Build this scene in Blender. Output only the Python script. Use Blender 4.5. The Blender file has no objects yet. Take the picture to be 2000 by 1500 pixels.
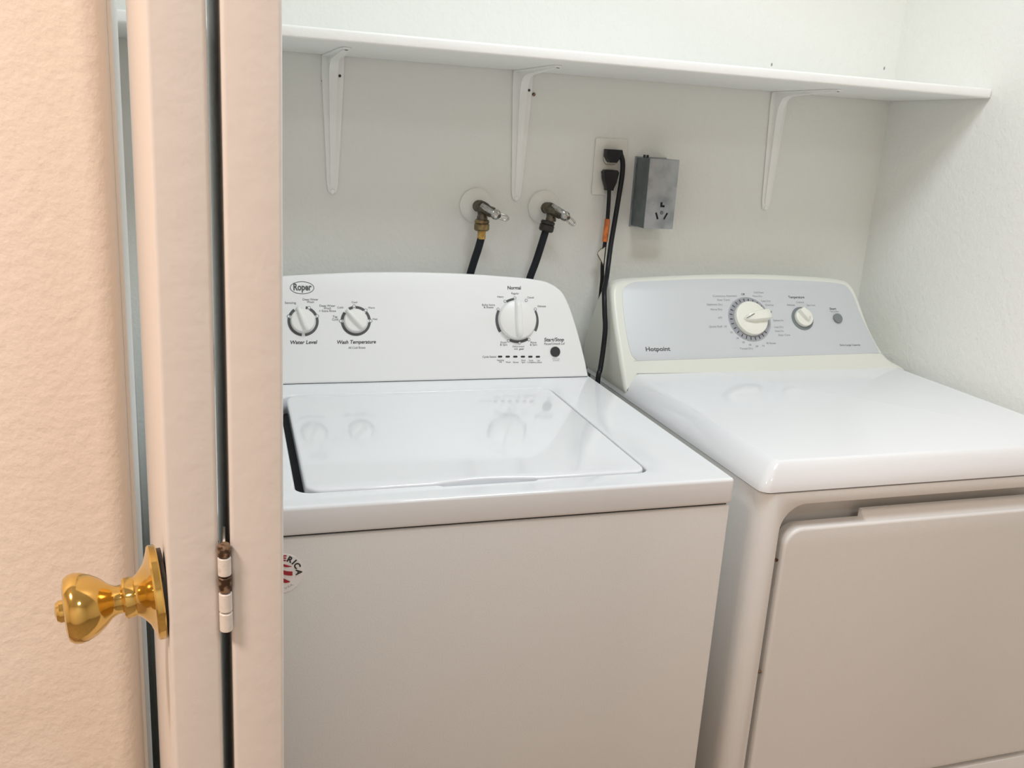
import bpy, bmesh, math, random
from mathutils import Matrix, Vector
random.seed(3)
C = bpy.context.scene.collection
S = bpy.context.scene
PI = math.pi

# ------------------------------------------------------------------ camera, world, lights, exposure
cam_d = bpy.data.cameras.new('camera')
cam = bpy.data.objects.new('camera', cam_d)
C.objects.link(cam)
S.camera = cam
cam_d.sensor_fit = 'HORIZONTAL'
cam_d.sensor_width = 36.0
cam_d.lens = 1742.5 / 2000.0 * 36.0
cam_d.clip_start = 0.02
RC = ((0.9543675615, -0.2931679554, 0.0568780052),
      (-0.0258901371, -0.2709675815, -0.9622402354),
      (0.2975100979, 0.9168582877, -0.2661928284))       # right, down, forward
m = Matrix(((RC[0][0], -RC[1][0], -RC[2][0], -0.1226),
            (RC[0][1], -RC[1][1], -RC[2][1], -1.7594),
            (RC[0][2], -RC[1][2], -RC[2][2], 1.3603),
            (0, 0, 0, 1)))
cam.matrix_world = m

W = bpy.data.worlds.new('world')
S.world = W
W.use_nodes = True
W.node_tree.nodes['Background'].inputs[0].default_value = (0.80, 0.85, 0.92, 1)
W.node_tree.nodes['Background'].inputs[1].default_value = 0.0


def area(name, loc, target, size, power, col):
    d = bpy.data.lights.new(name, 'AREA')
    d.shape = 'DISK'
    d.size = size
    d.energy = power
    d.color = col
    o = bpy.data.objects.new(name, d)
    C.objects.link(o)
    o.location = loc
    o.rotation_euler = (Vector(target) - Vector(loc)).to_track_quat('-Z', 'Y').to_euler()
    return o


area('closet_ceiling_lamp', (0.56, -1.03, 2.41), (0.56, -1.03, 0), 0.55, 14.4, (0.89, 0.975, 1.03))
area('hall_ceiling_lamp', (-0.95, -1.75, 2.41), (-0.95, -1.75, 0), 0.34, 26.2, (1.0, 0.795, 0.675))
area('hall_fill_light', (0.50, -2.60, 2.41), (0.50, -2.60, 0), 0.34, 6.5, (0.92, 0.95, 0.97))  # unseen fill light, added behind the camera to lift the surfaces facing it

S.view_settings.view_transform = 'Standard'
S.view_settings.look = 'None'
S.view_settings.gamma = 1.0
S.view_settings.use_curve_mapping = False
S.view_settings.exposure = 0.0
S.cycles.max_bounces = 10
S.cycles.diffuse_bounces = 6
S.cycles.caustics_reflective = False
S.cycles.caustics_refractive = False
S.cycles.use_denoising = True
S.cycles.sample_clamp_indirect = 4.0


# ------------------------------------------------------------------ materials
def mat(name, col, rough=0.5, metal=0.0, spec=0.5, bump=None, var=None, coat=0.0):
    """bump=(scale, distance, detail) fine relief; var=(scale, second colour, low, high) worn patches"""
    M = bpy.data.materials.new(name)
    M.use_nodes = True
    nt = M.node_tree
    b = nt.nodes['Principled BSDF']
    b.inputs['Base Color'].default_value = (*col, 1)
    b.inputs['Roughness'].default_value = rough
    b.inputs['Metallic'].default_value = metal
    b.inputs['Specular IOR Level'].default_value = spec
    b.inputs['Coat Weight'].default_value = coat
    b.inputs['Coat Roughness'].default_value = 0.05
    tc = nt.nodes.new('ShaderNodeTexCoord')
    if bump:
        n = nt.nodes.new('ShaderNodeTexNoise')
        n.inputs['Scale'].default_value = bump[0]
        n.inputs['Detail'].default_value = bump[2]
        n.inputs['Roughness'].default_value = 0.55
        nt.links.new(tc.outputs['Object'], n.inputs['Vector'])
        bp = nt.nodes.new('ShaderNodeBump')
        bp.inputs['Distance'].default_value = bump[1]
        bp.inputs['Strength'].default_value = 1.0
        nt.links.new(n.outputs['Fac'], bp.inputs['Height'])
        nt.links.new(bp.outputs['Normal'], b.inputs['Normal'])
    if var:
        n = nt.nodes.new('ShaderNodeTexNoise')
        n.inputs['Scale'].default_value = var[0]
        n.inputs['Detail'].default_value = 6
        nt.links.new(tc.outputs['Object'], n.inputs['Vector'])
        r = nt.nodes.new('ShaderNodeValToRGB')
        r.color_ramp.elements[0].position = var[2]
        r.color_ramp.elements[1].position = var[3]
        r.color_ramp.elements[0].color = (*col, 1)
        r.color_ramp.elements[1].color = (*var[1], 1)
        nt.links.new(n.outputs['Fac'], r.inputs['Fac'])
        nt.links.new(r.outputs['Color'], b.inputs['Base Color'])
    return M


WALL = mat('closet_wall_paint', (0.835, 0.845, 0.81), 0.75, spec=0.25, bump=(85, 0.0016, 4))
HALLWALL = mat('hall_wall_paint', (0.86, 0.80, 0.73), 0.6, spec=0.3, bump=(95, 0.0016, 3))
CEIL = mat('ceiling_paint', (0.82, 0.82, 0.80), 0.8, spec=0.2)
FLOOR = mat('floor_vinyl', (0.36, 0.29, 0.22), 0.5, var=(6, (0.30, 0.23, 0.17), 0.4, 0.6))
TRIM = mat('door_enamel_paint', (0.78, 0.755, 0.73), 0.38, spec=0.5, bump=(60, 0.0005, 3))
SHELF = mat('shelf_paint', (0.92, 0.925, 0.905), 0.4, bump=(40, 0.0012, 3))
ENAMEL = mat('white_enamel', (0.812, 0.828, 0.85), 0.07, spec=0.5, bump=(9, 0.00002, 1))
ENAMELF = mat('white_enamel_textured', (0.78, 0.775, 0.76), 0.35, spec=0.45, bump=(420, 0.00018, 2))
CONSOLE = mat('white_console_plastic', (0.82, 0.825, 0.82), 0.4)
IVORY = mat('ivory_plastic', (0.745, 0.75, 0.68), 0.35)
IVORYK = mat('ivory_knob_plastic', (0.84, 0.84, 0.76), 0.3)
KNOBW = mat('white_knob_plastic', (0.83, 0.83, 0.81), 0.35)
GREYP = mat('silver_grey_overlay', (0.60, 0.625, 0.64), 0.38)
GREYD = mat('grey_dial_print', (0.33, 0.34, 0.37), 0.4)
GREYB = mat('grey_button_plastic', (0.20, 0.225, 0.23), 0.4)
INK = mat('black_print', (0.03, 0.03, 0.032), 0.6)
INKG = mat('charcoal_print', (0.09, 0.095, 0.095), 0.6)
INKL = mat('grey_print', (0.30, 0.31, 0.33), 0.6)
RED = mat('red_print', (0.38, 0.02, 0.035), 0.5)
PAPER = mat('sticker_paper', (0.90, 0.88, 0.88), 0.4)
DARK = mat('dark_gap', (0.03, 0.035, 0.04), 0.7)
BRASS = mat('polished_brass', (0.80, 0.565, 0.185), 0.12, metal=1.0, var=(40, (0.74, 0.49, 0.14), 0.35, 0.8))
GAPSHADE = mat('rosette_shade_black', (0.035, 0.028, 0.025), 0.4, metal=0.3, var=(70, (0.02, 0.018, 0.016), 0.4, 0.62))  # near-black colour standing in for shade behind the rosette
DULLBRASS = mat('aged_brass', (0.30, 0.22, 0.10), 0.4, metal=0.8, var=(60, (0.14, 0.11, 0.07), 0.4, 0.6))
FERRULE = mat('yellow_brass', (0.62, 0.42, 0.14), 0.3, metal=0.9, var=(90, (0.40, 0.26, 0.08), 0.4, 0.6))
BRONZE = mat('tarnished_bronze', (0.16, 0.135, 0.10), 0.42, metal=0.75, var=(70, (0.07, 0.06, 0.05), 0.4, 0.62))
CHROME = mat('worn_chrome', (0.55, 0.54, 0.52), 0.22, metal=1.0, var=(120, (0.35, 0.33, 0.30), 0.5, 0.7))
RUBBER = mat('black_rubber', (0.006, 0.009, 0.014), 0.5, spec=0.3)
PLUG = mat('black_vinyl', (0.005, 0.006, 0.009), 0.42, spec=0.35)
PLATE = mat('plate_painted_over', (0.79, 0.785, 0.73), 0.5, bump=(60, 0.0006, 3))
ESC = mat('escutcheon_paint', (0.84, 0.835, 0.79), 0.4)
BLACKC = mat('black_coupling', (0.03, 0.026, 0.024), 0.4, metal=0.3)
GALV = mat('galvanised_steel', (0.40, 0.43, 0.45), 0.45, metal=0.6, bump=(300, 0.0004, 3),
           var=(28, (0.25, 0.28, 0.295), 0.40, 0.70))
GALVD = mat('dark_galvanised_steel', (0.135, 0.165, 0.17), 0.5, metal=0.3, var=(30, (0.17, 0.20, 0.205), 0.4, 0.6))
ORANGE = mat('orange_label', (0.72, 0.20, 0.04), 0.5, var=(90, (0.50, 0.13, 0.03), 0.45, 0.6))
CLEAR = mat('pale_tag_plastic', (0.72, 0.68, 0.60), 0.35)
RUST = mat('rusty_steel', (0.30, 0.20, 0.13), 0.5, metal=0.5, var=(200, (0.06, 0.035, 0.02), 0.42, 0.55))
HINGEP = mat('hinge_paint', (0.78, 0.75, 0.71), 0.4, bump=(200, 0.0004, 3), var=(150, (0.62, 0.56, 0.49), 0.55, 0.7))


# ------------------------------------------------------------------ mesh helpers (all meshes built in world coordinates)
def fin(bm, smooth=True, ang=35):
    bmesh.ops.recalc_face_normals(bm, faces=bm.faces[:])
    me = bpy.data.meshes.new('m')
    bm.to_mesh(me)
    bm.free()
    if smooth:
        me.shade_smooth()
        me.set_sharp_from_angle(angle=math.radians(ang))
    return me


def box(x0, x1, y0, y1, z0, z1, bev=0.0, seg=2, M=None):
    bm = bmesh.new()
    bmesh.ops.create_cube(bm, size=1)
    for v in bm.verts:
        v.co = Vector((x0 + (v.co.x + .5) * (x1 - x0), y0 + (v.co.y + .5) * (y1 - y0), z0 + (v.co.z + .5) * (z1 - z0)))
    if bev:
        bmesh.ops.bevel(bm, geom=bm.edges[:], offset=bev, segments=seg, profile=0.5, affect='EDGES')
    if M is not None:
        bm.transform(M)
    return fin(bm)


def join(*meshes):
    bm = bmesh.new()
    for me in meshes:
        bm.from_mesh(me)
        bpy.data.meshes.remove(me)
    me = bpy.data.meshes.new('m')
    bm.to_mesh(me)
    bm.free()
    me.shade_smooth()
    me.set_sharp_from_angle(angle=math.radians(35))
    return me


def from_curve(cd):
    o = bpy.data.objects.new('tmp', cd)
    C.objects.link(o)
    dg = bpy.context.evaluated_depsgraph_get()
    me = bpy.data.meshes.new_from_object(o.evaluated_get(dg))
    bpy.data.objects.remove(o)
    bpy.data.curves.remove(cd)
    return me


def plate(outer, holes, t, bev=0.0, M=None, res=2):
    """flat prism in local XY from z=-t to z=0 with rounded edges, holes allowed"""
    cd = bpy.data.curves.new('c', 'CURVE')
    cd.dimensions = '2D'
    cd.fill_mode = 'BOTH'
    for pts in [outer] + list(holes):
        sp = cd.splines.new('POLY')
        sp.points.add(len(pts) - 1)
        for p, q in zip(sp.points, pts):
            p.co = (q[0], q[1], 0, 1)
        sp.use_cyclic_u = True
    cd.extrude = t / 2 - bev
    cd.bevel_depth = bev
    cd.bevel_resolution = res
    cd.offset = -bev
    me = from_curve(cd)
    me.transform(Matrix.Translation((0, 0, -t / 2)))
    bm = bmesh.new()
    bm.from_mesh(me)
    bpy.data.meshes.remove(me)
    bmesh.ops.remove_doubles(bm, verts=bm.verts[:], dist=1e-6)
    if M is not None:
        bm.transform(M)
    return fin(bm, ang=40)


def tube(pts, r, flat=1.0, closed=False, res=4, smooth=True):
    cd = bpy.data.curves.new('c', 'CURVE')
    cd.dimensions = '3D'
    cd.bevel_depth = r
    cd.bevel_resolution = res
    cd.use_fill_caps = True
    q = catmull(pts, 8, closed) if smooth else pts
    sp = cd.splines.new('POLY')
    sp.points.add(len(q) - 1)
    for p, c in zip(sp.points, q):
        p.co = (*c, 1)
    sp.use_cyclic_u = closed
    return fin2(from_curve(cd))


def fin2(me):
    me.shade_smooth()
    me.set_sharp_from_angle(angle=math.radians(40))
    return me


def catmull(P, n=8, closed=False):
    P = [Vector(p) for p in P]
    out = []
    N = len(P)
    rng = N if closed else N - 1
    for i in range(rng):
        if closed:
            a, b, c, d = P[i - 1], P[i], P[(i + 1) % N], P[(i + 2) % N]
        else:
            a, b, c, d = P[max(i - 1, 0)], P[i], P[i + 1], P[min(i + 2, N - 1)]
        for k in range(n):
            t = k / n
            out.append(0.5 * ((2 * b) + (c - a) * t + (2 * a - 5 * b + 4 * c - d) * t * t + (3 * b - a - 3 * c + d) * t ** 3))
    if not closed:
        out.append(P[-1])
    return out


def lathe(profile, M, n=40):
    """profile [(r, s)] turned round local z (s along z)"""
    bm = bmesh.new()
    rings = []
    for r, s in profile:
        if r < 1e-6:
            rings.append([bm.verts.new((0, 0, s))])
        else:
            rings.append([bm.verts.new((r * math.cos(2 * PI * k / n), r * math.sin(2 * PI * k / n), s)) for k in range(n)])
    for A, B in zip(rings, rings[1:]):
        for k in range(n):
            a = [A[k % len(A)], A[(k + 1) % len(A)], B[(k + 1) % len(B)], B[k % len(B)]]
            u = []
            for v in a:
                if v not in u:
                    u.append(v)
            if len(u) > 2:
                bm.faces.new(u)
    bm.transform(M)
    return fin(bm, ang=30)


def text(body, M, u, v, w=None, h=0.005, bold=0.0, shear=0.0, align='CENTER', lift=0.0004, rot=0.0):
    cd = bpy.data.curves.new('t', 'FONT')
    cd.body = body
    cd.align_x = align
    cd.align_y = 'CENTER'
    cd.size = 1.0
    cd.offset = bold
    cd.shear = shear
    cd.resolution_u = 3
    cd.extrude = 0.0
    cd.space_line = 0.85
    me = from_curve(cd)
    xs = [p.co.x for p in me.vertices]
    n_lines = body.count('\n') + 1
    sy = h / 0.70
    sx = (w / (max(xs) - min(xs))) if w else sy
    me.transform(Matrix.Translation((u, v, lift)) @ Matrix.Rotation(rot, 4, 'Z') @ Matrix.Diagonal((sx, sy, 1, 1)))
    me.transform(M)
    return me


def arc_mesh(M, cu, cv, r0, r1, a0, a1, lift=0.0003, n=None):
    n = n or max(4, int(abs(a1 - a0) / 6))
    bm = bmesh.new()
    prev = None
    for k in range(n + 1):
        a = math.radians(a0 + (a1 - a0) * k / n)
        c, s = math.cos(a), math.sin(a)
        p = (bm.verts.new((cu + r0 * c, cv + r0 * s, lift)), bm.verts.new((cu + r1 * c, cv + r1 * s, lift)))
        if prev:
            bm.faces.new((prev[0], prev[1], p[1], p[0]))
        prev = p
    bm.transform(M)
    return fin(bm, False)


def rrect(x0, x1, y0, y1, r, n=8):
    rs = r if isinstance(r, (tuple, list)) else (r, r, r, r)      # bl, br, tr, tl
    out = []
    for (cx, cy, a0, q) in ((x0, y0, 180, 0), (x1, y0, 270, 1), (x1, y1, 0, 2), (x0, y1, 90, 3)):
        rr = max(rs[q], 1e-5)
        ox = cx + rr if cx == x0 else cx - rr
        oy = cy + rr if cy == y0 else cy - rr
        for k in range(n + 1):
            a = math.radians(a0 + 90 * k / n)
            out.append((ox + rr * math.cos(a), oy + rr * math.sin(a)))
    return out


def frame(O, lean):
    s, c = math.sin(lean), math.cos(lean)
    return Matrix(((1, 0, 0, O[0]), (0, s, -c, O[1]), (0, c, s, O[2]), (0, 0, 0, 1)))


def wallframe(y):                                                  # local x right, y up, z towards the room
    return Matrix(((1, 0, 0, 0), (0, 0, -1, y), (0, 1, 0, 0), (0, 0, 0, 1)))


def axis_frame(o, d):
    q = Vector(d).normalized().to_track_quat('Z', 'Y')
    return Matrix.Translation(o) @ q.to_matrix().to_4x4()


OFF = {}


def thing(name, label, cat, base, group=None, kind=None):
    o = bpy.data.objects.new(name, None)
    C.objects.link(o)
    o.empty_display_size = 0.05
    o.location = base
    if label:
        o['label'] = label
    if cat:
        o['category'] = cat
    if group:
        o['group'] = group
    if kind:
        o['kind'] = kind
    OFF[o] = Vector(base)
    return o


def part(name, me, m, parent, label=None):
    off = OFF[parent]
    me.transform(Matrix.Translation(-off))
    me.name = name
    me.materials.clear()
    me.materials.append(m)
    o = bpy.data.objects.new(name, me)
    C.objects.link(o)
    o.parent = parent
    OFF[o] = off
    if label:
        o['label'] = label
    return o


def solo(name, me, m, label, cat, base=(0, 0, 0), group=None, kind=None):
    me.transform(Matrix.Translation(-Vector(base)))
    me.name = name
    me.materials.clear()
    me.materials.append(m)
    o = bpy.data.objects.new(name, me)
    C.objects.link(o)
    o.location = base
    OFF[o] = Vector(base)
    if label:
        o['label'] = label
    if cat:
        o['category'] = cat
    if group:
        o['group'] = group
    if kind:
        o['kind'] = kind
    return o


def struct(name, me, m, label=None):
    return solo(name, me, m, label, None, kind='structure')


SH = 0.0090                                                        # the left jamb and doors stand half a degree out of plumb


def shear(me, z0=1.43, k=SH):
    for v in me.vertices:
        v.co.x += (v.co.z - z0) * k
    return me


# ------------------------------------------------------------------ the room
XR = 1.2995
XL = -0.30
H = 2.44
struct('floor', box(-2.3, 2.3, -3.3, 0.1, -0.1, 0), FLOOR)
struct('ceiling', box(-2.3, 2.3, -3.3, 0.1, H, H + 0.1), CEIL)
wall_back = struct('wall_back', box(-0.40, XR + 0.1, 0, 0.1, 0, H), WALL, 'white textured closet wall behind the washer and dryer')
struct('wall_right', box(XR, XR + 0.1, -0.87, 0.0, 0, H), WALL, 'white textured closet wall at the right of the dryer')
struct('wall_left', box(XL - 0.1, XL, -0.787, 0.0, 0, H), WALL)
bn = [(-2.3, -0.87)] + [(-0.245 + 0.023 * math.sin(a * PI / 16), -0.847 - 0.023 * math.cos(a * PI / 16)) for a in range(9)] + \
     [(-0.222, -0.787), (-2.3, -0.787)]
wf = plate(bn, [], H, 0.0, Matrix.Translation((0, 0, H)))
struct('wall_front', shear(wf), HALLWALL, 'cream textured hall wall ending in a rounded corner beside the folding door')
struct('trim_1', shear(box(-0.2225, -0.2185, -0.8370, -0.7860, 0, H, 0.0008, 1)), SHELF, 'narrow white jamb strip between the rounded wall corner and the folding door')
struct('wall_front_right', box(XR + 0.1, 2.3, -0.87, -0.745, 0, H), HALLWALL)
struct('wall_hall_left', box(-2.4, -2.3, -3.3, 0.1, 0, H), HALLWALL)
struct('wall_hall_right', box(2.3, 2.4, -3.3, 0.1, 0, H), HALLWALL)
struct('wall_hall_rear', box(-2.3, 2.3, -3.4, -3.3, 0, H), HALLWALL)

# ------------------------------------------------------------------ folding door, two leaves folded flat, seen edge on
door = thing('door_1', 'cream folding door of two leaves folded together, hinge between their edges', None, (-0.14, -1.0, 0), kind='structure')


def leaf(xn, t, depth, ang):
    me = box(-t / 2, t / 2, 0, depth, 0.012, 2.04, 0.0028, 3)
    me.transform(Matrix.Translation((xn, -1.18, 0)) @ Matrix.Rotation(ang, 4, 'Z'))
    return shear(me)


part('door_leaf', leaf(-0.1485, 0.0330, 0.355, math.radians(6.8)), TRIM, door)
part('door_leaf', leaf(-0.1070, 0.0350, 0.355, math.radians(2.2)), TRIM, door)
hx, hy = -0.1318, -1.1835
hinge = part('hinge', box(hx - 0.0008, hx + 0.0008, hy, hy + 0.03, 1.024, 1.086), HINGEP, door)
zz = [1.0215, 1.0365, 1.0515, 1.0635, 1.0780, 1.0885]
for i, mm in enumerate((HINGEP, HINGEP, RUST, HINGEP, RUST)):
    a, b = zz[i] + 0.0006, zz[i + 1] - 0.0006
    r = 0.0044
    if i == 4:
        pr = [(0, a), (r, a), (r, b - 0.003), (r * 0.75, b - 0.0008), (0, b)]
    else:
        pr = [(0, a), (r - 0.0006, a), (r, a + 0.0006), (r, b - 0.0006), (r - 0.0006, b), (0, b)]
    part('knuckle', lathe(pr, Matrix.Translation((hx, hy, 0)), 20), mm, hinge)
# brass knob on the left face of the left leaf
ka = math.radians(6.8)
kd = Vector((-math.cos(ka), -math.sin(ka), 0))
kf = Vector((-math.sin(ka), math.cos(ka), 0))
kb = Vector((-0.1485, -1.18, 1.0385)) + Vector(((1.053 - 1.43) * SH, 0, 0)) + kd * 0.0166 + kf * 0.0335
KM = axis_frame(kb, kd + Vector((0, -0.045, -0.055))) @ Matrix.Diagonal((1, 1, 0.93, 1))
knob = part('door_knob', lathe([(0, 0.024), (0.0098, 0.024), (0.0098, 0.0345), (0.0118, 0.0385), (0.0165, 0.0435), (0.0205, 0.0495), (0.0232, 0.0560),
                                (0.0240, 0.0610), (0.0234, 0.0650), (0.0212, 0.0680), (0.0180, 0.0692), (0.0068, 0.0697), (0, 0.0697)], KM, 56),
            BRASS, door, 'polished brass knob')
part('rosette', lathe([(0, 0.0035), (0.0325, 0.0035), (0.0332, 0.0045), (0.0332, 0.0085), (0.0322, 0.0098), (0.0285, 0.0108), (0.0215, 0.0135),
                       (0.0165, 0.0175), (0.0140, 0.0205), (0.0134, 0.0215), (0.0140, 0.0230), (0.0142, 0.0285), (0.0132, 0.0300), (0, 0.0300)], KM, 56), BRASS, knob)
part('rosette_gap_shade', lathe([(0, 0), (0.0300, 0), (0.0300, 0.0036), (0, 0.0036)], KM, 40), GAPSHADE, knob)  # dark disc painted as the shaded gap between rosette and leaf
part('lock_button', lathe([(0, 0.069), (0.0076, 0.069), (0.0076, 0.0725), (0.0064, 0.0745), (0.0030, 0.0757), (0, 0.0758)], KM, 24), BRASS, knob)

# ------------------------------------------------------------------ shelf and brackets
ZS = 1.486
solo('wall_shelf', box(XL + 0.001, XR - 0.002, -0.290, -0.001, ZS, ZS + 0.0178, 0.0035, 3), SHELF,
     'long white painted board shelf on brackets above both machines', 'shelf')


def bracket(x, label, dots, lean=0.0):
    r = thing('shelf_bracket', label, 'bracket', (x, -0.001, ZS), 'pressed steel brackets under the shelf')
    prof = [(0, 0), (-0.200, 0), (-0.200, -0.005)]
    prof += [tuple(p[:2]) for p in catmull([(-0.200, -0.0040, 0), (-0.120, -0.0065, 0), (-0.055, -0.0085, 0), (-0.031, -0.0125, 0), (-0.0185, -0.023, 0), (-0.0120, -0.042, 0), (-0.0095, -0.090, 0),
                                           (-0.0075, -0.165, 0), (-0.0050, -0.236, 0)], 5)]
    prof += [(0, -0.236)]

    def wid(y, z):
        return 0.0042 + 0.0040 * max(0.0, min(1.0, 1 - max(-y / 0.20, -z / 0.236)))
    bm = bmesh.new()
    A = [bm.verts.new((x - wid(y, z), y - 0.001, ZS + z)) for y, z in prof]
    B = [bm.verts.new((x + wid(y, z), y - 0.001, ZS + z)) for y, z in prof]
    for k in range(len(prof)):
        j = (k + 1) % len(prof)
        bm.faces.new((A[k], A[j], B[j], B[k]))
    bm.faces.new(A)
    bm.faces.new(B)
    ed = [e for e in bm.edges if (abs(e.verts[0].co.x - x - wid(e.verts[0].co.y + .001, e.verts[0].co.z - ZS)) < 1e-4) == (abs(e.verts[1].co.x - x - wid(e.verts[1].co.y + .001, e.verts[1].co.z - ZS)) < 1e-4)
          and min(e.verts[0].co.y, e.verts[1].co.y) < -0.004 and max(e.verts[0].co.z, e.verts[1].co.z) < ZS - 0.002]
    bmesh.ops.bevel(bm, geom=ed, offset=0.0016, segments=2, affect='EDGES')
    part('rib', fin(bm, ang=50), SHELF, r)
    fl = [(x - 0.0205, ZS - 0.001), (x + 0.0205, ZS - 0.001), (x + 0.0205, ZS - 0.03), (x + 0.0105, ZS - 0.232), (x + 0.0075, ZS - 0.246), (x, ZS - 0.251), (x - 0.0075, ZS - 0.246), (x - 0.0105, ZS - 0.232), (x - 0.0205, ZS - 0.03)]
    part('wall_flange', plate(fl, [], 0.0028, 0.0008, wallframe(-0.0038)), SHELF, r)
    fl2 = [(x - 0.0195, -0.001), (x + 0.0195, -0.001), (x + 0.0095, -0.195), (x + 0.005, -0.206), (x - 0.005, -0.206), (x - 0.0095, -0.195)]
    part('shelf_flange', plate(fl2, [], 0.0026, 0.0006, Matrix.Translation((0, 0, ZS - 0.0002))), SHELF, r)
    part('screw', lathe([(0.0052, 0), (0.0052, 0.0015), (0.0035, 0.0032), (0, 0.0036)], axis_frame((x, -0.0038, ZS - 0.2445), (0, -1, 0)), 16), SHELF, r)
    for (dx, dz) in dots:
        part('screw_hole', lathe([(0, 0.0), (0.0026, 0.0), (0.0026, 0.0008), (0, 0.0008)], axis_frame((x + dx, -0.0038, ZS + dz), (0, -1, 0)), 12), DARK, r)


bracket(0.066, 'white painted shelf bracket nearest the folding door', [(0.0125, -0.035)])
bracket(0.433, 'white painted shelf bracket between the two water valves', [(0.0135, -0.035)])
bracket(1.013, 'white painted shelf bracket above the dryer, right of the grey box', [])
# old screw anchors and scuffs left on the wall
for k, (x, z, r_) in enumerate(((0.4575, 1.4440, 0.0034), (0.0475, 1.4400, 0.0020))):
    solo('wall_anchor', lathe([(0, 0), (r_, 0), (r_, 0.0022), (r_ * 0.4, 0.003), (0, 0.0018)], axis_frame((x, -0.0002, z), (0, -1, 0)), 12), RUST,
         ('rusty bare screw anchor at the right of the middle shelf bracket', 'small dark screw stub at the left of the leftmost shelf bracket')[k], 'screw')

for x, z in ((0.9850, 1.5400), (1.2700, 1.5540)):
    part('nail_hole', lathe([(0, 0), (0.0022, 0), (0.0022, 0.0005), (0, 0.0005)], axis_frame((x, 0, z), (0, -1, 0)) @ Matrix.Diagonal((0.8, 1.6, 1, 1)), 10), INKL, wall_back)

# ------------------------------------------------------------------ washer
X0, X1 = -0.157, 0.5417
FW = 0.7468
ZW = 0.92
LX0, LX1, LY0, LY1 = -0.0400, 0.4294, -0.6985, -0.2760
washer = thing('washing_machine', 'white top loading washing machine beside the folding door', 'washing machine', (0.192, -0.39, 0))
cab = part('cabinet', box(X0 + 0.002, X1 - 0.002, -FW + 0.002, -0.085, 0.02, 0.8795, 0.004, 3), ENAMELF, washer)
for fx in (X0 + 0.05, X1 - 0.05):
    for fy in (-FW + 0.05, -0.12):
        part('foot', lathe([(0, 0), (0.02, 0), (0.02, 0.012), (0.01, 0.022), (0, 0.022)], Matrix.Translation((fx, fy, 0)), 16), RUBBER, washer)
part('seam_band', box(X0 + 0.006, X1 - 0.006, -FW + 0.007, -0.09, 0.876, 0.886), DARK, washer)
ho = 0.0035
hole = rrect(LX0 - 0.012, LX1 + ho, LY0 - ho, LY1 + ho, (0.020, 0.022, 0.022, 0.030))
# finger notch in the front rim of the opening
i0 = 9
hole = hole[:9] + [(0.128, LY0 - ho), (0.134, LY0 - 0.0085), (0.258, LY0 - 0.0085), (0.264, LY0 - ho)] + hole[9:]
part('top_panel', plate(rrect(X0, X1, -FW, -0.075, 0.007), [hole], 0.0375, 0.0045, Matrix.Translation((0, 0, ZW)), 3), ENAMEL, washer)
part('lid_gap_shade', box(LX0 - 0.03, LX1 + 0.02, LY0 - 0.02, LY1 + 0.02, 0.884, 0.889), DARK, washer)  # dark sheet below the lid, so the gap round it reads as shade
lid_o = rrect(LX0, LX1, LY0, LY1, (0.022, 0.020, 0.022, 0.030))
bow = [(0.120 + 0.152 * k / 12, LY0 + 0.0095 * math.sin(PI * k / 12) ** 1.0) for k in range(13)]
lid_o = lid_o[:9] + bow + lid_o[9:]
lid = part('lid', plate(lid_o, [], 0.020, 0.0040, Matrix.Translation((0, 0, ZW + 0.0008)), 3), ENAMEL, washer)
part('handle_recess', box(0.126, 0.266, LY0 - 0.009, LY0 + 0.012, 0.889, 0.9035, 0.003, 2), ENAMEL, washer)

WL = math.radians(18)
WM = frame((0, -0.2098, 0.9215), WL)
half = [(0.5357, -0.0010), (0.5271, 0.0452), (0.5134, 0.1002), (0.5005, 0.1400), (0.4860, 0.1665), (0.4600, 0.1830), (0.4278, 0.1895), (0.3869, 0.1932), (0.2870, 0.1988), (0.1920, 0.2004)]
half = [tuple(p[:2]) for p in catmull([(a, b, 0) for a, b in half], 5)]
outl = half + [(2 * 0.192 - a, b) for a, b in half[-2::-1]]


def console_mesh(outl, M, back, bev, seg, drop=0.0):
    bm = bmesh.new()
    A = [bm.verts.new(M @ Vector((u, v, 0))) for u, v in outl]
    B = []
    for a in A:
        B.append(bm.verts.new((a.co.x, max(back(a.co.z), a.co.y + 0.012), a.co.z - drop * max(0, a.co.z - 0.93))))
    f = bm.faces.new(A)
    bm.faces.new(B)
    n = len(A)
    for k in range(n):
        bm.faces.new((A[k], A[(k + 1) % n], B[(k + 1) % n], B[k]))
    bmesh.ops.recalc_face_normals(bm, faces=bm.faces[:])
    bmesh.ops.bevel(bm, geom=list(f.edges), offset=bev, segments=seg, profile=0.5, affect='EDGES')
    return fin(bm, ang=45)


con = part('console', console_mesh(outl, WM, lambda z: -0.072, 0.0045, 3, 0.12), CONSOLE, washer)
part('console_seam', box(X0 + 0.008, X1 - 0.008, -0.2075, -0.08, 0.9190, 0.9235), DARK, washer)


def ring(cu, cv, r0, r1, spans):
    for a0, a1 in spans:
        part('dial_ring', arc_mesh(WM, cu, cv, r0, r1, a0, a1), INKG, con)


def dots(cu, cv, r, angs, rad=0.0030):
    for a in angs:
        a = math.radians(a)
        u, v = cu + r * math.cos(a), cv + r * math.sin(a)
        part('dial_mark', arc_mesh(WM, u, v, rad * 0.60, rad, 0, 360, 0.0007), INKL, con)
        part('dial_mark', arc_mesh(WM, u, v, 0.0, rad * 0.60, 0, 360, 0.0007), CONSOLE, con)


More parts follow.
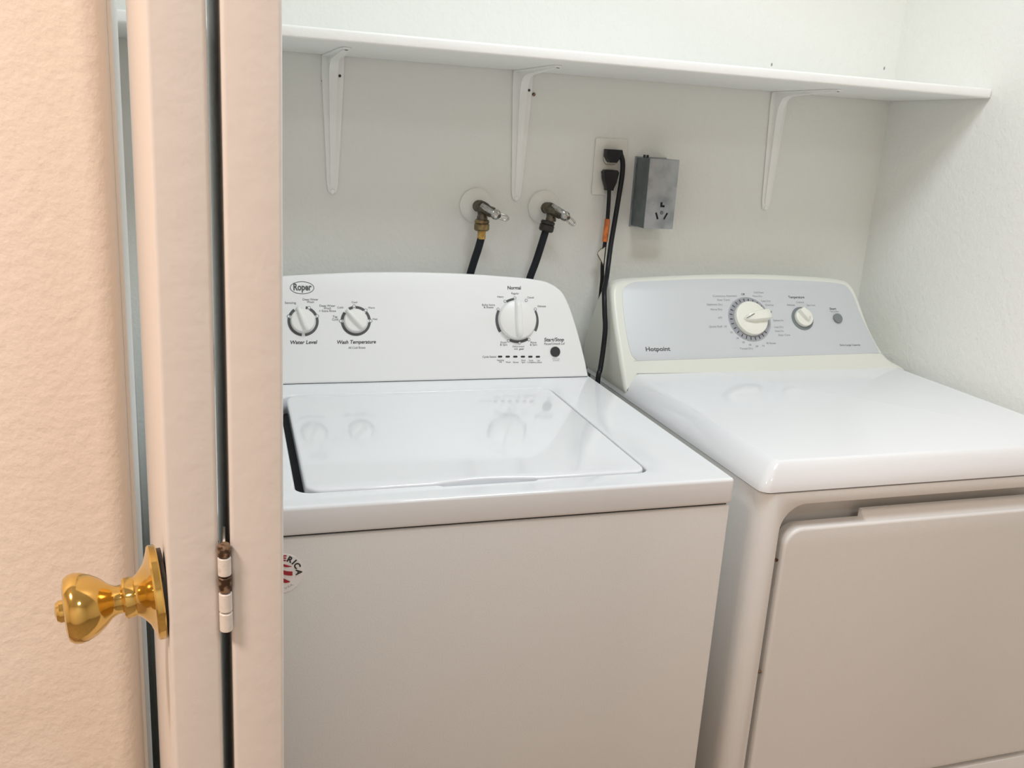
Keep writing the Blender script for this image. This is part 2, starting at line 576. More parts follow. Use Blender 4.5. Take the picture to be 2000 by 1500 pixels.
def wknob(cu, cv, r, h, ang, name, pw, over):
    """round knob with a raised grip ridge that ends in a pointer"""
    K = WM @ Matrix.Translation((cu, cv, 0)) @ Matrix.Rotation(math.radians(ang), 4, 'Z')
    k = part(name, lathe([(0, 0.0005), (r, 0.0005), (r, 0.003), (r * 0.985, h * 0.35), (r * 0.94, h * 0.50), (r * 0.88, h * 0.56), (0, h * 0.60)], K, 48), KNOBW, washer)
    bm = bmesh.new()                                              # grip: long tapered ridge along local +x
    L0, L1 = -r * 0.93, r * over
    secs = []
    for t in (0, 0.06, 0.18, 0.5, 0.82, 0.95, 1.0):
        x = L0 + (L1 - L0) * t
        wv = pw * (0.75 + 0.25 * math.sin(PI * min(1, t * 1.1))) * (0.55 if t in (0, 1.0) else 1)
        hh = h * (0.62 if t == 0 else 0.92 if t < 0.1 else 1.0 if t < 0.9 else 0.9 if t < 1 else 0.62)
        secs.append([bm.verts.new((x, sy * wv * q, z)) for sy, q, z in ((-1, 1.25, h * 0.30), (-1, 0.80, hh * 0.92), (-1, 0.42, hh), (1, 0.42, hh), (1, 0.80, hh * 0.92), (1, 1.25, h * 0.30))])
    for P_, Q in zip(secs, secs[1:]):
        for j in range(5):
            bm.faces.new((P_[j], P_[j + 1], Q[j + 1], Q[j]))
    bm.faces.new(secs[0])
    bm.faces.new(secs[-1])
    for P_, Q in zip(secs, secs[1:]):
        bm.faces.new((P_[5], P_[0], Q[0], Q[5]))
    bm.transform(K)
    part('grip_ridge', fin(bm, ang=50), KNOBW, k)
    return k


# water level, wash temperature and cycle dials
ring(-0.003, 0.1105, 0.0222, 0.0270, [(-84, 14), (25, 60), (70, 78), (126, 155), (167, 263)])
dots(-0.003, 0.1105, 0.0262, (19.6, 65, 161))
wknob(-0.0035, 0.1112, 0.0212, 0.016, 109, 'water_level_knob', 0.0048, 1.22)
ring(0.0895, 0.1103, 0.0222, 0.0270, [(-174, -6), (6, 40), (52, 89), (101, 118), (142, 174)])
dots(0.0895, 0.1103, 0.0268, (0, 46, 95, 180))
wknob(0.0890, 0.1110, 0.0212, 0.016, 131, 'temperature_knob', 0.0048, 1.20)
ring(0.3940, 0.1098, 0.0380, 0.0432, [(152, 212), (-30, 26), (246, 300), (97, 119)])
dots(0.3940, 0.1098, 0.0430, (30, 63, 94, 122, 150, 244, 274, 301), 0.0028)
wknob(0.3932, 0.1108, 0.0375, 0.021, 91, 'cycle_knob', 0.0078, 1.0)
# start button and status lights
part('start_button', lathe([(0, 0), (0.0098, 0), (0.0098, 0.0018), (0.0090, 0.0026), (0, 0.0026)], WM @ Matrix.Translation((0.4683, 0.0491, 0)), 32), INK, washer, 'round black push button')
for k in range(6):
    u = 0.3576 + 0.01504 * k
    part('status_light', plate(rrect(u - 0.0042, u + 0.0042, 0.0416 - 0.0003 * k - 0.0018, 0.0416 - 0.0003 * k + 0.0018, 0.0016, 4), [], 0.0008, 0.0, WM @ Matrix.Translation((0, 0, 0.0006))), INK, washer)


def wt(body, u, v, w=None, h=0.0042, bold=0.0, sh=0.0, m=INK, align='CENTER', rot=0):
    part('lettering', text(body, WM, u, v, w, h, bold, sh, align, rot=rot), m, con)


# oval badge
bm = bmesh.new()
prev = None
for k in range(49):
    a = 2 * PI * k / 48
    p = (bm.verts.new((-0.0030 + 0.0199 * math.cos(a), 0.1697 + 0.0103 * math.sin(a), 0.0004)), bm.verts.new((-0.0030 + 0.0210 * math.cos(a), 0.1697 + 0.0113 * math.sin(a), 0.0004)))
    if prev:
        bm.faces.new((prev[0], prev[1], p[1], p[0]))
    prev = p
bm.transform(WM)
part('badge_oval', fin(bm, False), INKG, con)
wt('Roper', -0.0028, 0.1703, 0.0315, 0.0118, 0.030, 0, INKG)
wt('Water Level', -0.0035, 0.0728, 0.0465, 0.0064, 0.018, 0.18)
wt('Wash Temperature', 0.0893, 0.0722, 0.0690, 0.0064, 0.018, 0.18)
wt('All Cold Rinses', 0.0899, 0.0620, 0.0305, 0.0040, 0, 0.12, INKG)
wt('Normal', 0.3905, 0.1718, 0.0265, 0.0066, 0.018)
wt('Regular', 0.3918, 0.1612, 0.0150, 0.0036, 0, 0, INKG)
wt('Heavy', 0.3625, 0.1548, 0.0125, 0.0036, 0, 0, INKG)
wt('Casual', 0.4225, 0.1536, 0.0130, 0.0036, 0, 0, INKG)
wt('Bulky Items\n& Sheets', 0.3385, 0.1370, 0.0250, 0.0038, 0, 0, INKG)
wt('Delicates', 0.4445, 0.1368, 0.0165, 0.0036, 0, 0, INKG)
wt('Drain\n& Spin', 0.3655, 0.0660, 0.0140, 0.0036, 0, 0, INKG)
wt('Rinse\n& Spin', 0.4250, 0.0652, 0.0140, 0.0036, 0, 0, INKG)
wt('Normal', 0.3945, 0.0600, 0.0225, 0.0032, 0, 0, INKG)
wt('with', 0.3895, 0.0555, 0.0080, 0.0032, 0, 0, INKG)
wt('pwr', 0.4005, 0.0553, 0.0100, 0.0038, 0.015, 0.2, INK)
wt('Start/Stop', 0.4668, 0.0722, 0.0405, 0.0068, 0.014, 0.15)
wt('Pause/Unlock Lid', 0.4672, 0.0645, 0.0415, 0.0044, 0, 0.12, INKG)
wt('Hold 3 sec\nto cancel', 0.4695, 0.0340, 0.0150, 0.0026, 0, 0, INKL)
wt('Cycle Status', 0.3365, 0.0415, 0.0265, 0.0040, 0, 0, INKG)
for k, b in enumerate(('Sensing\nFill', 'Wash', 'Rinse', 'Final\nSpin', 'Cycle\nComplete', 'Lid\nLocked')):
    wt(b, 0.3580 + 0.01515 * k, 0.0330 - 0.0004 * k - (0 if '\n' in b else 0.0020), (0.0135, 0.0095, 0.0105, 0.0080, 0.0160, 0.0125)[k], 0.0030, 0, 0, INKG)
wt('Sensing', -0.0240, 0.1428, 0.0190, 0.0038, 0, 0, INKG)
wt('Deep Water\nWash', 0.0108, 0.1465, 0.0270, 0.0038, 0, 0, INKG)
wt('Deep Water\nWash\n+ Extra Rinse', 0.0400, 0.1330, 0.0295, 0.0038, 0, 0, INKG)
wt('Cold', 0.0625, 0.1345, 0.0105, 0.0036, 0, 0, INKG)
wt('Cool', 0.0880, 0.1440, 0.0100, 0.0036, 0, 0, INKG)
wt('Warm', 0.1182, 0.1340, 0.0120, 0.0036, 0, 0, INKG)
wt('Hot', 0.1240, 0.1135, 0.0085, 0.0036, 0, 0, INKG)
wt('Tap\nCold', 0.0530, 0.1155, 0.0105, 0.0040, 0, 0, INKG)

# round flag sticker on the front, half behind the door
stx, stz, sr = -0.0733, 0.8340, 0.0262
SM = wallframe(-FW + 0.0014)
st = solo('round_sticker', plate([(stx + sr * math.cos(2 * PI * k / 48), stz + sr * math.sin(2 * PI * k / 48)) for k in range(48)], [], 0.0004, 0, wallframe(-FW + 0.0015)), PAPER,
          'round sticker with red stripes on the washer front, half hidden by the door', 'sticker')
for k, ch in enumerate('AMERICA'):
    a = (116, 99, 81, 61, 43, 26, 0)[k]
    rr = 0.0202
    part('lettering', text(ch, SM, stx + rr * math.cos(math.radians(a)), stz + rr * math.sin(math.radians(a)), None, 0.0072, 0.04, 0, rot=math.radians(a - 90)), RED if ch == 'E' else INK, st)
for k, (z, th, xa, xb) in enumerate(((0.0135, 0.0034, -0.010, 0.0120), (0.0040, 0.0056, -0.012, 0.0130), (-0.0070, 0.0056, -0.010, 0.0100))):
    bm = bmesh.new()
    prev = None
    for j in range(13):
        t = j / 12
        x = xa + (xb - xa) * t
        zc = z + 0.0016 * math.sin(-(x + 0.004) * 190) - x * 0.40
        hh = th / 2 * (1.0 if t < 0.7 or k == 1 else 1 - (t - 0.7) / 0.36)
        p = (bm.verts.new((stx + x, stz + zc - hh, 0.0005)), bm.verts.new((stx + x, stz + zc + hh, 0.0005)))
        if prev:
            bm.faces.new((prev[0], prev[1], p[1], p[0]))
        prev = p
    bm.transform(SM)
    part('stripe', fin(bm, False), RED, st)
part('lettering', text('U.S.A.', SM, stx + 0.0085, stz - 0.0180, 0.011, 0.0026, 0, 0, rot=math.radians(25)), INKL, st)

# ------------------------------------------------------------------ dryer
DX0, DX1, FD, ZD = 0.604, 1.288, 0.7226, 0.9258
dryer = thing('clothes_dryer', 'white front loading clothes dryer with a grey control panel at right', 'dryer', (0.946, -0.38, 0))
# cabinet with a rounded opening cut into its front
bm = bmesh.new()
bmesh.ops.create_cube(bm, size=1)
for v in bm.verts:
    v.co = Vector((DX0 + 0.003 + (v.co.x + .5) * (DX1 - DX0 - 0.020), -FD + (v.co.y + .5) * (FD - 0.05), 0.02 + (v.co.z + .5) * 0.861))
ve = [e for e in bm.edges if abs(e.verts[0].co.z - e.verts[1].co.z) > 0.5 and e.verts[0].co.y < -0.5]
bmesh.ops.bevel(bm, geom=ve, offset=0.022, segments=6, profile=0.5, affect='EDGES')
cabd = fin(bm, ang=40)
cut = plate(rrect(0.6425, 1.2555, 0.325, 0.8622, (0.02, 0.016, 0.042, 0.042), 10), [], 0.060, 0.0, wallframe(-FD + 0.045 - 0.060))
oc, ok = bpy.data.objects.new('a', cabd), bpy.data.objects.new('b', cut)
C.objects.link(oc)
C.objects.link(ok)
bo = oc.modifiers.new('b', 'BOOLEAN')
bo.operation = 'DIFFERENCE'
bo.object = ok
bo.solver = 'EXACT'
bv = oc.modifiers.new('v', 'BEVEL')
bv.width = 0.0025
bv.segments = 2
bv.limit_method = 'ANGLE'
bv.angle_limit = math.radians(60)
dg = bpy.context.evaluated_depsgraph_get()
cabm = bpy.data.meshes.new_from_object(oc.evaluated_get(dg))
bpy.data.objects.remove(oc)
bpy.data.objects.remove(ok)
fin2(cabm)
part('cabinet', cabm, ENAMELF, dryer)
for fx in (DX0 + 0.05, DX1 - 0.06):
    for fy in (-FD + 0.05, -0.09):
        part('foot', lathe([(0, 0), (0.02, 0), (0.02, 0.012), (0.01, 0.022), (0, 0.022)], Matrix.Translation((fx, fy, 0)), 16), RUBBER, dryer)
# door panel with raised pull lip
dr = part('door', plate(rrect(0.6555, 1.2460, 0.3350, 0.8225, (0.012, 0.010, 0.030, 0.030), 8), [], 0.030, 0.0050, wallframe(-FD - 0.0005), 3), ENAMELF, dryer)
bm = bmesh.new()
ws = [(-FD + 0.004, 0.8205), (-FD + 0.022, 0.8370), (-FD + 0.026, 0.8370), (-FD + 0.026, 0.8180), (-FD + 0.004, 0.8180)]
A = [bm.verts.new((0.800, y, z)) for y, z in ws]
B = [bm.verts.new((1.150, y, z)) for y, z in ws]
for k in range(5):
    bm.faces.new((A[k], A[(k + 1) % 5], B[(k + 1) % 5], B[k]))
bm.faces.new(A)
bm.faces.new(B)
bmesh.ops.recalc_face_normals(bm, faces=bm.faces[:])
bmesh.ops.bevel(bm, geom=bm.edges[:], offset=0.0012, segments=2, affect='EDGES')
part('pull_lip', fin(bm), ENAMELF, dr)
for z in (0.7711, 0.5794):
    part('screw', lathe([(0, 0), (0.0034, 0), (0.003, 0.0018), (0, 0.0026)], axis_frame((0.6490, -FD + 0.006, z), (0, -1, 0)), 12), RUST, dr)
# top panel, its sides and front sloping up to a rounded rim
bm = bmesh.new()
rings = []
for fi, fz in ((0, 0), (0.02, 0.10), (0.09, 0.26), (0.24, 0.47), (0.42, 0.66), (0.60, 0.82), (0.76, 0.925), (0.89, 0.985), (1, 1)):
    ix, iy = 0.036 * fi, 0.023 * fi
    rx, ry = max(0.016 - ix * 0.3, 0.004), max(0.016 - iy * 0.3, 0.004)
    pts = []
    for (sx, sy, a0) in ((0, 0, 180), (1, 0, 270), (1, 1, 0), (0, 1, 90)):
        for k in range(7):
            a = math.radians(a0 + 15 * k)
            cx_ = DX0 + ix + rx if sx == 0 else DX1 - ix - rx
            cy_ = -FD - 0.001 + iy + ry if sy == 0 else -0.021 - ry
            pts.append(bm.verts.new((cx_ + rx * math.cos(a), cy_ + ry * math.sin(a), 0.8838 + (ZD - 0.8838) * fz)))
    rings.append(pts)
for A, B in zip(rings, rings[1:]):
    for k in range(len(A)):
        bm.faces.new((A[k], A[(k + 1) % len(A)], B[(k + 1) % len(A)], B[k]))
bm.faces.new(rings[0])
bm.faces.new(rings[-1])
part('top_panel', fin(bm, ang=50), ENAMEL, dryer)
part('seam_band', box(DX0 + 0.010, DX1 - 0.024, -FD + 0.007, -0.06, 0.878, 0.887), DARK, dryer)

DL = math.radians(33)
DM = frame((0, -0.2175, 0.9258), DL)
ctl = [(1.2760, -0.0140), (1.2750, -0.0050), (1.2600, 0.0050), (1.2420, 0.0155), (1.2270, 0.0350), (1.2115, 0.0765), (1.2030, 0.1180), (1.1965, 0.1660), (1.1865, 0.1935), (1.1655, 0.2045), (1.1000, 0.2105), (0.9532, 0.2150),
       (0.8086, 0.2120), (0.6861, 0.2050), (0.6434, 0.2010), (0.6180, 0.1920), (0.6070, 0.1700), (0.6035, 0.1200), (0.6030, 0.0600), (0.6032, 0.0000), (0.6040, -0.0330), (0.6090, -0.0420), (0.6190, -0.0330), (0.6360, -0.0080)]
od = [tuple(p[:2]) for p in catmull([(a, b, 0) for a, b in ctl], 4)] + [(0.66, -0.014), (1.0, -0.014)]


def dback(z):
    return min(-0.016 - (z - 0.947) * 0.50, -0.012)


dcon = part('console', console_mesh(od, DM, dback, 0.0085, 5), IVORY, dryer, 'ivory console frame')
gp = [(1.2135, 0.0345), (1.2160, 0.0395), (1.2125, 0.0520), (1.1990, 0.0950), (1.1900, 0.1300), (1.1840, 0.1660), (1.1750, 0.1860), (1.1600, 0.1960), (1.1000, 0.2015), (0.9532, 0.2060),
      (0.8048, 0.2040), (0.6850, 0.1980), (0.6560, 0.1950), (0.6370, 0.1850), (0.6300, 0.1690), (0.6262, 0.1272), (0.6256, 0.0800), (0.6280, 0.0480), (0.6320, 0.0350), (0.6400, 0.0285), (0.6550, 0.0275), (0.9134, 0.0310), (1.1900, 0.0340)]
gp = [tuple(p[:2]) for p in catmull([(a, b, 0) for a, b in gp], 4, True)]
pan = part('control_panel', plate(gp, [], 0.0012, 0.0003, DM @ Matrix.Translation((0, 0, 0.0008)), 1), GREYP, dryer, 'silver grey control panel overlay')
DT = DM @ Matrix.Translation((0, 0, 0.0008))
kc = (0.9110, 0.1140)
part('dial_ring', arc_mesh(DT, kc[0], kc[1], 0.0, 0.0475, 0, 360, 0.0005, 72), GREYD, pan)
part('dial_ring', arc_mesh(DT, kc[0], kc[1], 0.0486, 0.0496, 0, 360, 0.0005, 72), GREYD, pan)
for k in range(26):
    a = -70 + 360 * k / 26
    if 330 < a % 360 or a % 360 < 20:
        continue
    part('dial_tick', arc_mesh(DT, kc[0], kc[1], 0.0400, 0.0465, a - 1.2, a + 1.2, 0.0009, 2), INK, pan)


def dknob(cu, cv, r, h, ang, name, over, wr):
    K = DT @ Matrix.Translation((cu, cv, 0)) @ Matrix.Rotation(math.radians(ang), 4, 'Z')
    k = part(name, lathe([(0, 0.001), (r, 0.001), (r, h * 0.30), (r * 0.97, h * 0.42), (r * 0.80, h * 0.50), (r * 0.50, h * 0.52), (0, h * 0.52)], K, 48), IVORYK, dryer)
    bm = bmesh.new()
    secs = []
    for t in (0, 0.10, 0.35, 0.7, 0.96, 1.0):
        x = -r * 0.62 + (r * over + r * 0.62) * t
        wv = wr * r * (0.10 if t == 0 else 0.55 if t < 0.2 else 0.9 if t < 0.5 else 1.0 if t < 1 else 0.85)
        hh = h * (0.54 if t == 0 else 0.80 if t < 0.2 else 1.0 if t < 0.98 else 0.92)
        lo = h * (0.30 if t < 0.9 else 0.25)
        secs.append([bm.verts.new((x, s * wv, z)) for s, z in ((-1.06, lo), (-1, hh * 0.93), (-0.85, hh), (0.85, hh), (1, hh * 0.93), (1.06, lo))])
    for P_, Q in zip(secs, secs[1:]):
        for j in range(6):
            bm.faces.new((P_[j], P_[(j + 1) % 6], Q[(j + 1) % 6], Q[j]))
    bm.faces.new(secs[0])
    bm.faces.new(secs[-1])
    bm.transform(K)
    part('grip_ridge', fin(bm, ang=45), IVORYK, k)
    return k, K


k1, K1 = dknob(kc[0] + 0.001, kc[1], 0.0375, 0.024, 8, 'timer_knob', 1.04, 0.28)
bm = bmesh.new()
prev = None
for j in range(9):
    t = j / 8
    x = -0.022 + 0.020 * t
    y = -0.0025 + 0.006 * t
    p = (bm.verts.new((x, y - 0.0006, 0.0247 - 0.0035 * (1 - t))), bm.verts.new((x, y + 0.0006, 0.0247 - 0.0035 * (1 - t))))
    if prev:
        bm.faces.new((prev[0], prev[1], p[1], p[0]))
    prev = p
bm.transform(K1)
part('pointer_mark', fin(bm, False), INK, k1)
part('dial_ring', arc_mesh(DT, 1.0405, 0.1150, 0.0, 0.0265, 0, 360, 0.0005, 60), GREYB, pan)
dknob(1.0415, 0.1160, 0.0205, 0.020, 124, 'temperature_knob', 0.92, 0.34)
part('start_button', lathe([(0, 0), (0.0108, 0), (0.0108, 0.0035), (0.0098, 0.0046), (0, 0.0046)], DT @ Matrix.Translation((1.1285, 0.1145, 0)), 32), GREYB, dryer, 'round grey push button')


def dt(body, u, v, w=None, h=0.0040, bold=0.0, m=INKL, align='CENTER', sh=0.0):
    part('lettering', text(body, DT, u, v, w, h, bold, sh, align), m, pan)


dt('Hotpoint', 0.6880, 0.0510, 0.0540, 0.0088, 0.020, INKG)
dt('Temperature', 1.0365, 0.1640, 0.0400, 0.0056, 0.012, INKG)
dt('Cottons', 1.0430, 0.1525, 0.0190, 0.0040)
dt('Delicates', 1.0190, 0.1460, 0.0190, 0.0040)
dt('Easy Care', 1.0690, 0.1455, 0.0210, 0.0040)
dt('Start', 1.1225, 0.1372, 0.0170, 0.0052, 0.012, INKG)
dt('Push to Start', 1.1250, 0.1310, 0.0220, 0.0032)
dt('Extra Large Capacity', 1.1455, 0.0535, 0.0520, 0.0042, 0.0, INKG)
dt('Cottons', 0.8490, 0.1660, 0.0290, 0.0042)
dt('Automatic', 0.8790, 0.1665, 0.0260, 0.0042)
dt('Off', 0.9070, 0.1700, 0.0080, 0.0044, 0.008, INKG)
dt('Easy Care', 0.8580, 0.1575, 0.0290, 0.0042)
dt('Optimum Dry', 0.8350, 0.1470, 0.0370, 0.0044)
dt('More Dry', 0.8370, 0.1360, 0.0270, 0.0044)
dt('Less Dry', 0.8420, 0.1180, 0.0100, 0.0044)
dt('Quick Fluff  10', 0.8330, 0.0980, 0.0410, 0.0044)
for b, u, v in (('20', 0.8620, 0.0850), ('30', 0.8740, 0.0720), ('40', 0.8860, 0.0630), ('50', 0.9000, 0.0570), ('60', 0.9160, 0.0540), ('70', 0.9310, 0.0545)):
    dt(b, u, v, 0.0060, 0.0040)
dt('80 Minutes', 0.9510, 0.0600, 0.0220, 0.0040)
dt('Timed Dry', 0.8900, 0.0490, 0.0310, 0.0042)
dt('Cool Down', 0.9460, 0.1745, 0.0230, 0.0042)
dt('More Dry', 0.9410, 0.1660, 0.0230, 0.0042)
dt('Less Dry', 0.9590, 0.1550, 0.0220, 0.0042)
dt('Damp', 0.9660, 0.1460, 0.0190, 0.0042)
dt('Off', 0.9650, 0.1300, 0.0060, 0.0042, 0.008, INKG)
dt('Optimum Dry', 0.9800, 0.1110, 0.0250, 0.0042)
dt('Less Dry', 0.9780, 0.0960, 0.0220, 0.0042)
dt('Damp Dry', 0.9770, 0.0870, 0.0210, 0.0042)
dt('Easy Care', 0.9870, 0.0780, 0.0280, 0.0042)

# ------------------------------------------------------------------ water valves and hoses


def valve(x, z, label, metal, hang):
    r = thing('water_valve', label, 'valve', (x, 0, z), 'water supply valves on the wall')
    part('escutcheon', lathe([(0, 0.001), (0.0335, 0.001), (0.0345, 0.002), (0.0345, 0.0055), (0.0330, 0.0075), (0.0240, 0.0120), (0.0150, 0.0150), (0, 0.0150)], axis_frame((x, 0, z), (0, -1, 0)), 48), ESC, r)
    part('wall_stub', lathe([(0, 0.010), (0.0115, 0.010), (0.0115, 0.016), (0.0095, 0.017), (0.0095, 0.026), (0.0112, 0.027), (0.0112, 0.034), (0, 0.034)], axis_frame((x, 0, z), (0.02, -1, 0)), 24), metal, r)
    b = Vector((x + 0.001, -0.044, z))
    # body: angled barrel towards the room and right, outlet down
    d = Vector((0.58, -0.76, -0.30)).normalized()
    body = part('valve_body', join(
        lathe([(0, -0.016), (0.0090, -0.015), (0.0118, -0.008), (0.0124, 0.0), (0.0118, 0.008), (0.0100, 0.014), (0.0100, 0.022), (0, 0.022)], axis_frame(b, d), 28),
        lathe([(0, -0.002), (0.0095, 0.0), (0.0092, 0.016), (0.0105, 0.018), (0.0105, 0.024), (0, 0.024)], axis_frame(b, (0.04, 0.03, -1)), 24)), metal, r)
    part('packing_nut', lathe([(0.0, 0.018), (0.0105, 0.018), (0.0110, 0.020), (0.0110, 0.026), (0.0085, 0.029), (0.0060, 0.030), (0, 0.030)], axis_frame(b, d), 6), metal, body)
    # chrome lever: cap, two cheeks and an open loop grip
    cpt = b + d * 0.031
    lev = part('lever_handle', lathe([(0, 0.000), (0.0095, 0.000), (0.0105, 0.004), (0.0095, 0.009), (0.0060, 0.0125), (0, 0.0135)], axis_frame(cpt, d), 24), CHROME, r)
    g = Vector((0.93, -0.15, hang)).normalized()
    n = d.cross(g).normalized()
    s = cpt + d * 0.006
    loop = [s + n * 0.0045, s + g * 0.008 + n * 0.0046, s + g * 0.017 + n * 0.0050, s + g * 0.0225 + n * 0.0034, s + g * 0.0245, s + g * 0.0225 - n * 0.0034, s + g * 0.017 - n * 0.0050, s + g * 0.008 - n * 0.0046, s - n * 0.0045]
    part('loop_grip', tube(loop, 0.0018, closed=True), CHROME, lev)
    back = [b + d * 0.010 - g * 0.010 + n * 0.004, s - g * 0.010 + n * 0.002, s]
    part('cheek', tube(back, 0.0058), CHROME, lev)
    part('screw', lathe([(0, 0.0130), (0.0030, 0.0130), (0.0028, 0.0150), (0, 0.0156)], axis_frame(cpt, d), 12), BRONZE, lev)
    return b


b1 = valve(0.3505, 1.2245, 'left water valve with a dull bronze body and brass hose coupling', BRONZE, -0.28)
b2 = valve(0.4940, 1.2255, 'right water valve with its lever hanging low and a black coupling', BRONZE, -0.75)


def hose(b, tail, label, coup, fer):
    x, y, z = b
    r = thing('water_hose', label, 'hose', (x, y, z - 0.03), 'black rubber hoses from the water valves')
    dn = (Vector(tail[0]) - b).normalized()
    q = Vector(b) + dn * 0.0235
    M = axis_frame(q, dn)
    part('coupling', lathe([(0, 0), (0.0125, 0), (0.0145, 0.002), (0.0145, 0.006), (0.0132, 0.0075), (0.0150, 0.009), (0.0150, 0.019), (0.0125, 0.022), (0, 0.022)], M, 28), coup, r)
    if fer:
        part('ferrule', lathe([(0, 0.021), (0.0080, 0.021), (0.0084, 0.024), (0.0078, 0.028), (0.0084, 0.032), (0.0080, 0.038), (0, 0.038)], M, 24), fer, r)
    part('rubber_tube', tube([q + dn * (0.034 if fer else 0.018)] + [Vector(t) for t in tail[1:]], 0.0077), RUBBER, r)


hose(b1, [(0.3525, -0.044, 1.17), (0.3480, -0.042, 1.145), (0.3400, -0.040, 1.115), (0.3330, -0.038, 1.085), (0.3230, -0.034, 1.03), (0.320, -0.030, 0.95), (0.320, -0.030, 0.80)],
     'black hose with a yellow brass ferrule hanging from the left water valve', DULLBRASS, FERRULE)
hose(b2, [(0.4840, -0.044, 1.17), (0.4770, -0.043, 1.145), (0.4690, -0.042, 1.115), (0.4600, -0.040, 1.085), (0.4480, -0.034, 1.03), (0.445, -0.030, 0.95), (0.445, -0.030, 0.80)],
     'black hose with a dark coupling hanging from the right water valve', BLACKC, None)

# ------------------------------------------------------------------ duplex outlet, plugs and cords
px, pz = 0.6320, 1.3121
out = thing('wall_outlet', 'painted over duplex outlet plate with two black plugs in it', 'outlet', (px, 0, pz))


def disc(u, v, r, flat):
    return [(u + max(-r * 1, min(r, r * math.cos(2 * PI * k / 40))), v + max(-flat, min(flat, r * math.sin(2 * PI * k / 40)))) for k in range(40)]


part('cover_plate', plate(rrect(px - 0.0360, px + 0.0360, pz - 0.0572, pz + 0.0572, 0.003, 4), [disc(px, pz + 0.0195, 0.0172, 0.0143), disc(px, pz - 0.0195, 0.0172, 0.0143)], 0.0050, 0.0016, wallframe(-0.0055)), PLATE, out)
for s in (1, -1):
    part('receptacle', plate(disc(px, pz + s * 0.0195, 0.0164, 0.0136), [], 0.0055, 0.0008, wallframe(-0.0062)), PLATE, out)
part('screw', lathe([(0.0034, 0), (0.0034, 0.0006), (0, 0.0012)], axis_frame((px, -0.0055, pz), (0, -1, 0)), 14), PLATE, out)

CR = 0.0042
# upper cord: flat angled plug, cable leaves at its right and hangs down
c1 = thing('power_cord', 'black cord from the upper plug looping right and hanging behind the machines', 'power cord', (0.626, -0.02, 1.333), 'black power cords')
po = [(0.6130, 1.3480), (0.6460, 1.3480), (0.6480, 1.3420), (0.6440, 1.3330), (0.6360, 1.3220), (0.6215, 1.3220), (0.6135, 1.3330)]
part('plug', plate(po, [], 0.024, 0.003, wallframe(-0.0070 - 0.024 + 0.0)), PLUG, c1)
common = [(0.6330, -0.0400, 1.1560), (0.6240, -0.0560, 1.1150), (0.6130, -0.0780, 1.0920), (0.6000, -0.1020, 1.0740), (0.5945, -0.1190, 1.0560), (0.5935, -0.1290, 1.0300), (0.5935, -0.1380, 1.0010), (0.5905, -0.1440, 0.9620),
          (0.5825, -0.1560, 0.9219), (0.5750, -0.1650, 0.8900), (0.5730, -0.1700, 0.70)]
part('cable', tube([(0.6430, -0.0230, 1.3430), (0.6500, -0.0250, 1.3250), (0.6510, -0.0260, 1.2950), (0.6470, -0.0270, 1.2500), (0.6405, -0.0310, 1.1960)] + common, 0.0052), PLUG, c1)
c2 = thing('power_cord', 'black cord from the lower plug with an orange label wrapped round it', 'power cord', (0.628, -0.02, 1.29), 'black power cords')
po = [(0.6105, 1.3030), (0.6145, 1.3070), (0.6400, 1.3070), (0.6440, 1.3030), (0.6400, 1.2820), (0.6350, 1.2700), (0.6345, 1.2660), (0.6205, 1.2660), (0.6200, 1.2700), (0.6150, 1.2850)]
part('plug', plate(po, [], 0.022, 0.003, wallframe(-0.0070 - 0.022)), PLUG, c2)
low = [(0.6275, -0.0200, 1.2680), (0.6280, -0.0220, 1.2400), (0.6275, -0.0240, 1.2000), (0.6250, -0.0270, 1.1600), (0.6225, -0.0300, 1.1150)]
c2t = [(0.6235, -0.0320, 1.0850), (0.6240, -0.0300, 1.0650), (0.6260, -0.0240, 1.0350), (0.6260, -0.0110, 0.9700), (0.6280, -0.0100, 0.70)]
part('cable', tube(low + c2t, 0.0042), PLUG, c2)
part('warning_label', tube([(0.6279, -0.0235, 1.2080), (0.6268, -0.0246, 1.1860), (0.6248, -0.0262, 1.1610)], 0.0058, smooth=False), ORANGE, c2, 'orange wrapped label')


def ribbon(pts, w, up, t=0.0004):
    bm = bmesh.new()
    q = catmull(pts, 6)
    up = Vector(up)
    rows = [[bm.verts.new(p + up * s * w / 2 + Vector((0, -t * k, 0))) for s in (-1, 1) for k in (0, 1)] for p in q]
    for a, b in zip(rows, rows[1:]):
        bm.faces.new((a[0], a[2], b[2], b[0]))
        bm.faces.new((a[1], a[3], b[3], b[1]))
        bm.faces.new((a[0], a[1], b[1], b[0]))
        bm.faces.new((a[2], a[3], b[3], b[2]))
    return fin(bm)


part('tag', ribbon([(0.6245, -0.0330, 1.1540), (0.6150, -0.0350, 1.1485), (0.6055, -0.0380, 1.1395), (0.6085, -0.0375, 1.1315), (0.6150, -0.0360, 1.1235), (0.6225, -0.0350, 1.1130)], 0.0022, (0.2, -0.1, 0.9)), RUST, c2)
bm = bmesh.new()
f_ = [bm.verts.new(p) for p in ((0.6235, -0.0340, 1.1515), (0.6070, -0.0375, 1.1390), (0.6150, -0.0360, 1.1240), (0.6222, -0.0350, 1.1140))]
b_ = [bm.verts.new(v.co + Vector((0, 0.0004, 0))) for v in f_]
bm.faces.new(f_)
bm.faces.new(b_)
for k in range(4):
    bm.faces.new((f_[k], f_[(k + 1) % 4], b_[(k + 1) % 4], b_[k]))
part('tag_face', fin(bm), CLEAR, c2, 'pale folded tag')

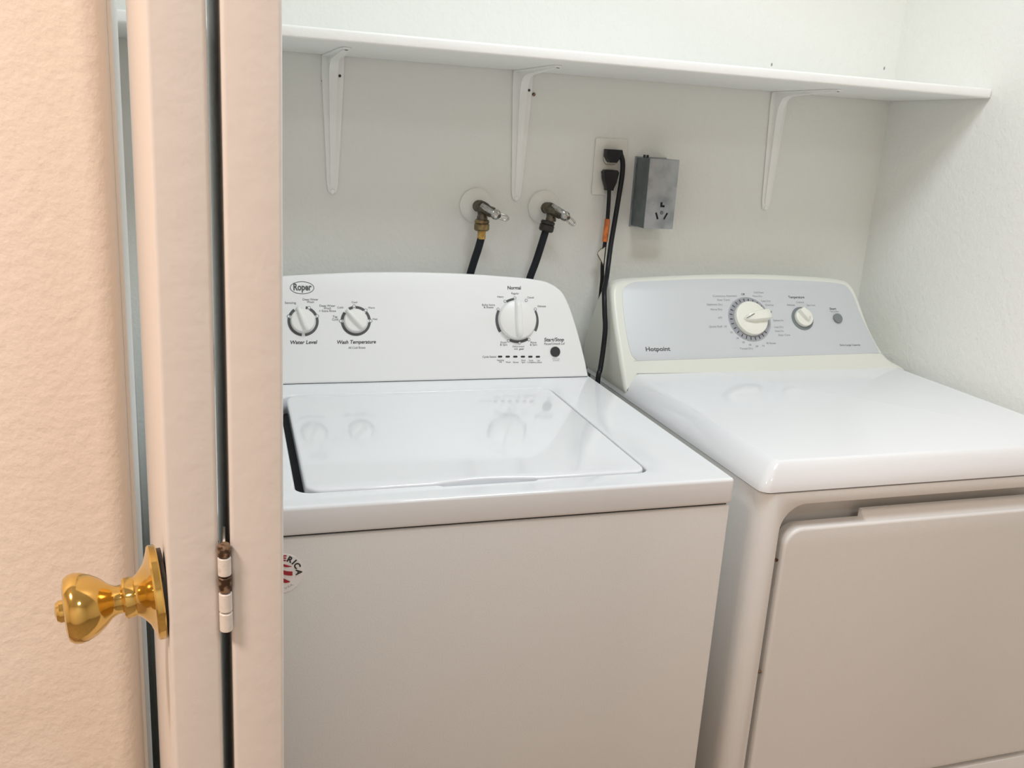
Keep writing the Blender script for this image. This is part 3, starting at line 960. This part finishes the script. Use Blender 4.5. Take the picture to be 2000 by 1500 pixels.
# ------------------------------------------------------------------ grey steel dryer receptacle box
bx0, bx1, bz0, bz1, bd = 0.6915, 0.7580, 1.1950, 1.3350, 0.0660
rb = thing('receptacle_box', 'grey galvanised steel box with a three slot dryer outlet', 'electrical box', ((bx0 + bx1) / 2, 0, bz0))


def slot(u, v, w, h, a):
    c, s = math.cos(a), math.sin(a)
    return [(u + x * c - y * s, v + x * s + y * c) for x, y in ((-w / 2, -h / 2), (w / 2, -h / 2), (w / 2, h / 2), (-w / 2, h / 2))]


cx, cz = 0.7285, 1.2250
Lh = [(cx - 0.0040, cz + 0.0140), (cx + 0.0060, cz + 0.0140), (cx + 0.0060, cz + 0.0180), (cx + 0.0005, cz + 0.0180), (cx + 0.0005, cz + 0.0240), (cx - 0.0040, cz + 0.0240)]
holes = [Lh, slot(cx - 0.0095, cz - 0.0040, 0.0040, 0.0145, math.radians(22)), slot(cx + 0.0105, cz - 0.0040, 0.0040, 0.0145, math.radians(-28))]
part('front_cover', plate(rrect(bx0 + 0.0005, bx1, bz0, bz1, 0.002, 3), holes, 0.0025, 0.0005, wallframe(-bd)), GALV, rb)
part('slot_backing', box(cx - 0.018, cx + 0.018, -bd + 0.004, -bd + 0.006, cz - 0.016, cz + 0.028), DARK, rb)
part('box_side', join(box(bx0, bx0 + 0.0022, -bd + 0.0026, -0.001, bz0, bz1, 0.0005, 1), box(bx1 - 0.0022, bx1, -bd + 0.0026, -0.001, bz0, bz1, 0.0005, 1),
                      box(bx0 + 0.0023, bx1 - 0.0023, -bd + 0.0026, -0.001, bz1 - 0.0022, bz1, 0.0005, 1), box(bx0 + 0.0023, bx1 - 0.0023, -bd + 0.0026, -0.001, bz0, bz0 + 0.0022, 0.0005, 1)), GALVD, rb, 'darker steel box sides')
part('back_flange', box(bx0 - 0.0035, bx1 + 0.002, -0.0035, -0.0005, bz0 - 0.003, bz1 + 0.002, 0.0008, 1), GALV, rb)
part('screw', lathe([(0, 0), (0.0040, 0), (0.0034, 0.0016), (0, 0.0022)], axis_frame((cx + 0.001, -bd, cz + 0.003), (0, -1, 0)), 14), GALVD, rb)
for dx in (0.004, 0.011):
    part('mounting_tab', lathe([(0, 0), (0.0026, 0), (0.0026, 0.006), (0, 0.007)], Matrix.Translation((bx0 + dx, -0.03, bz1 - 0.0005)), 12), DARK, rb)
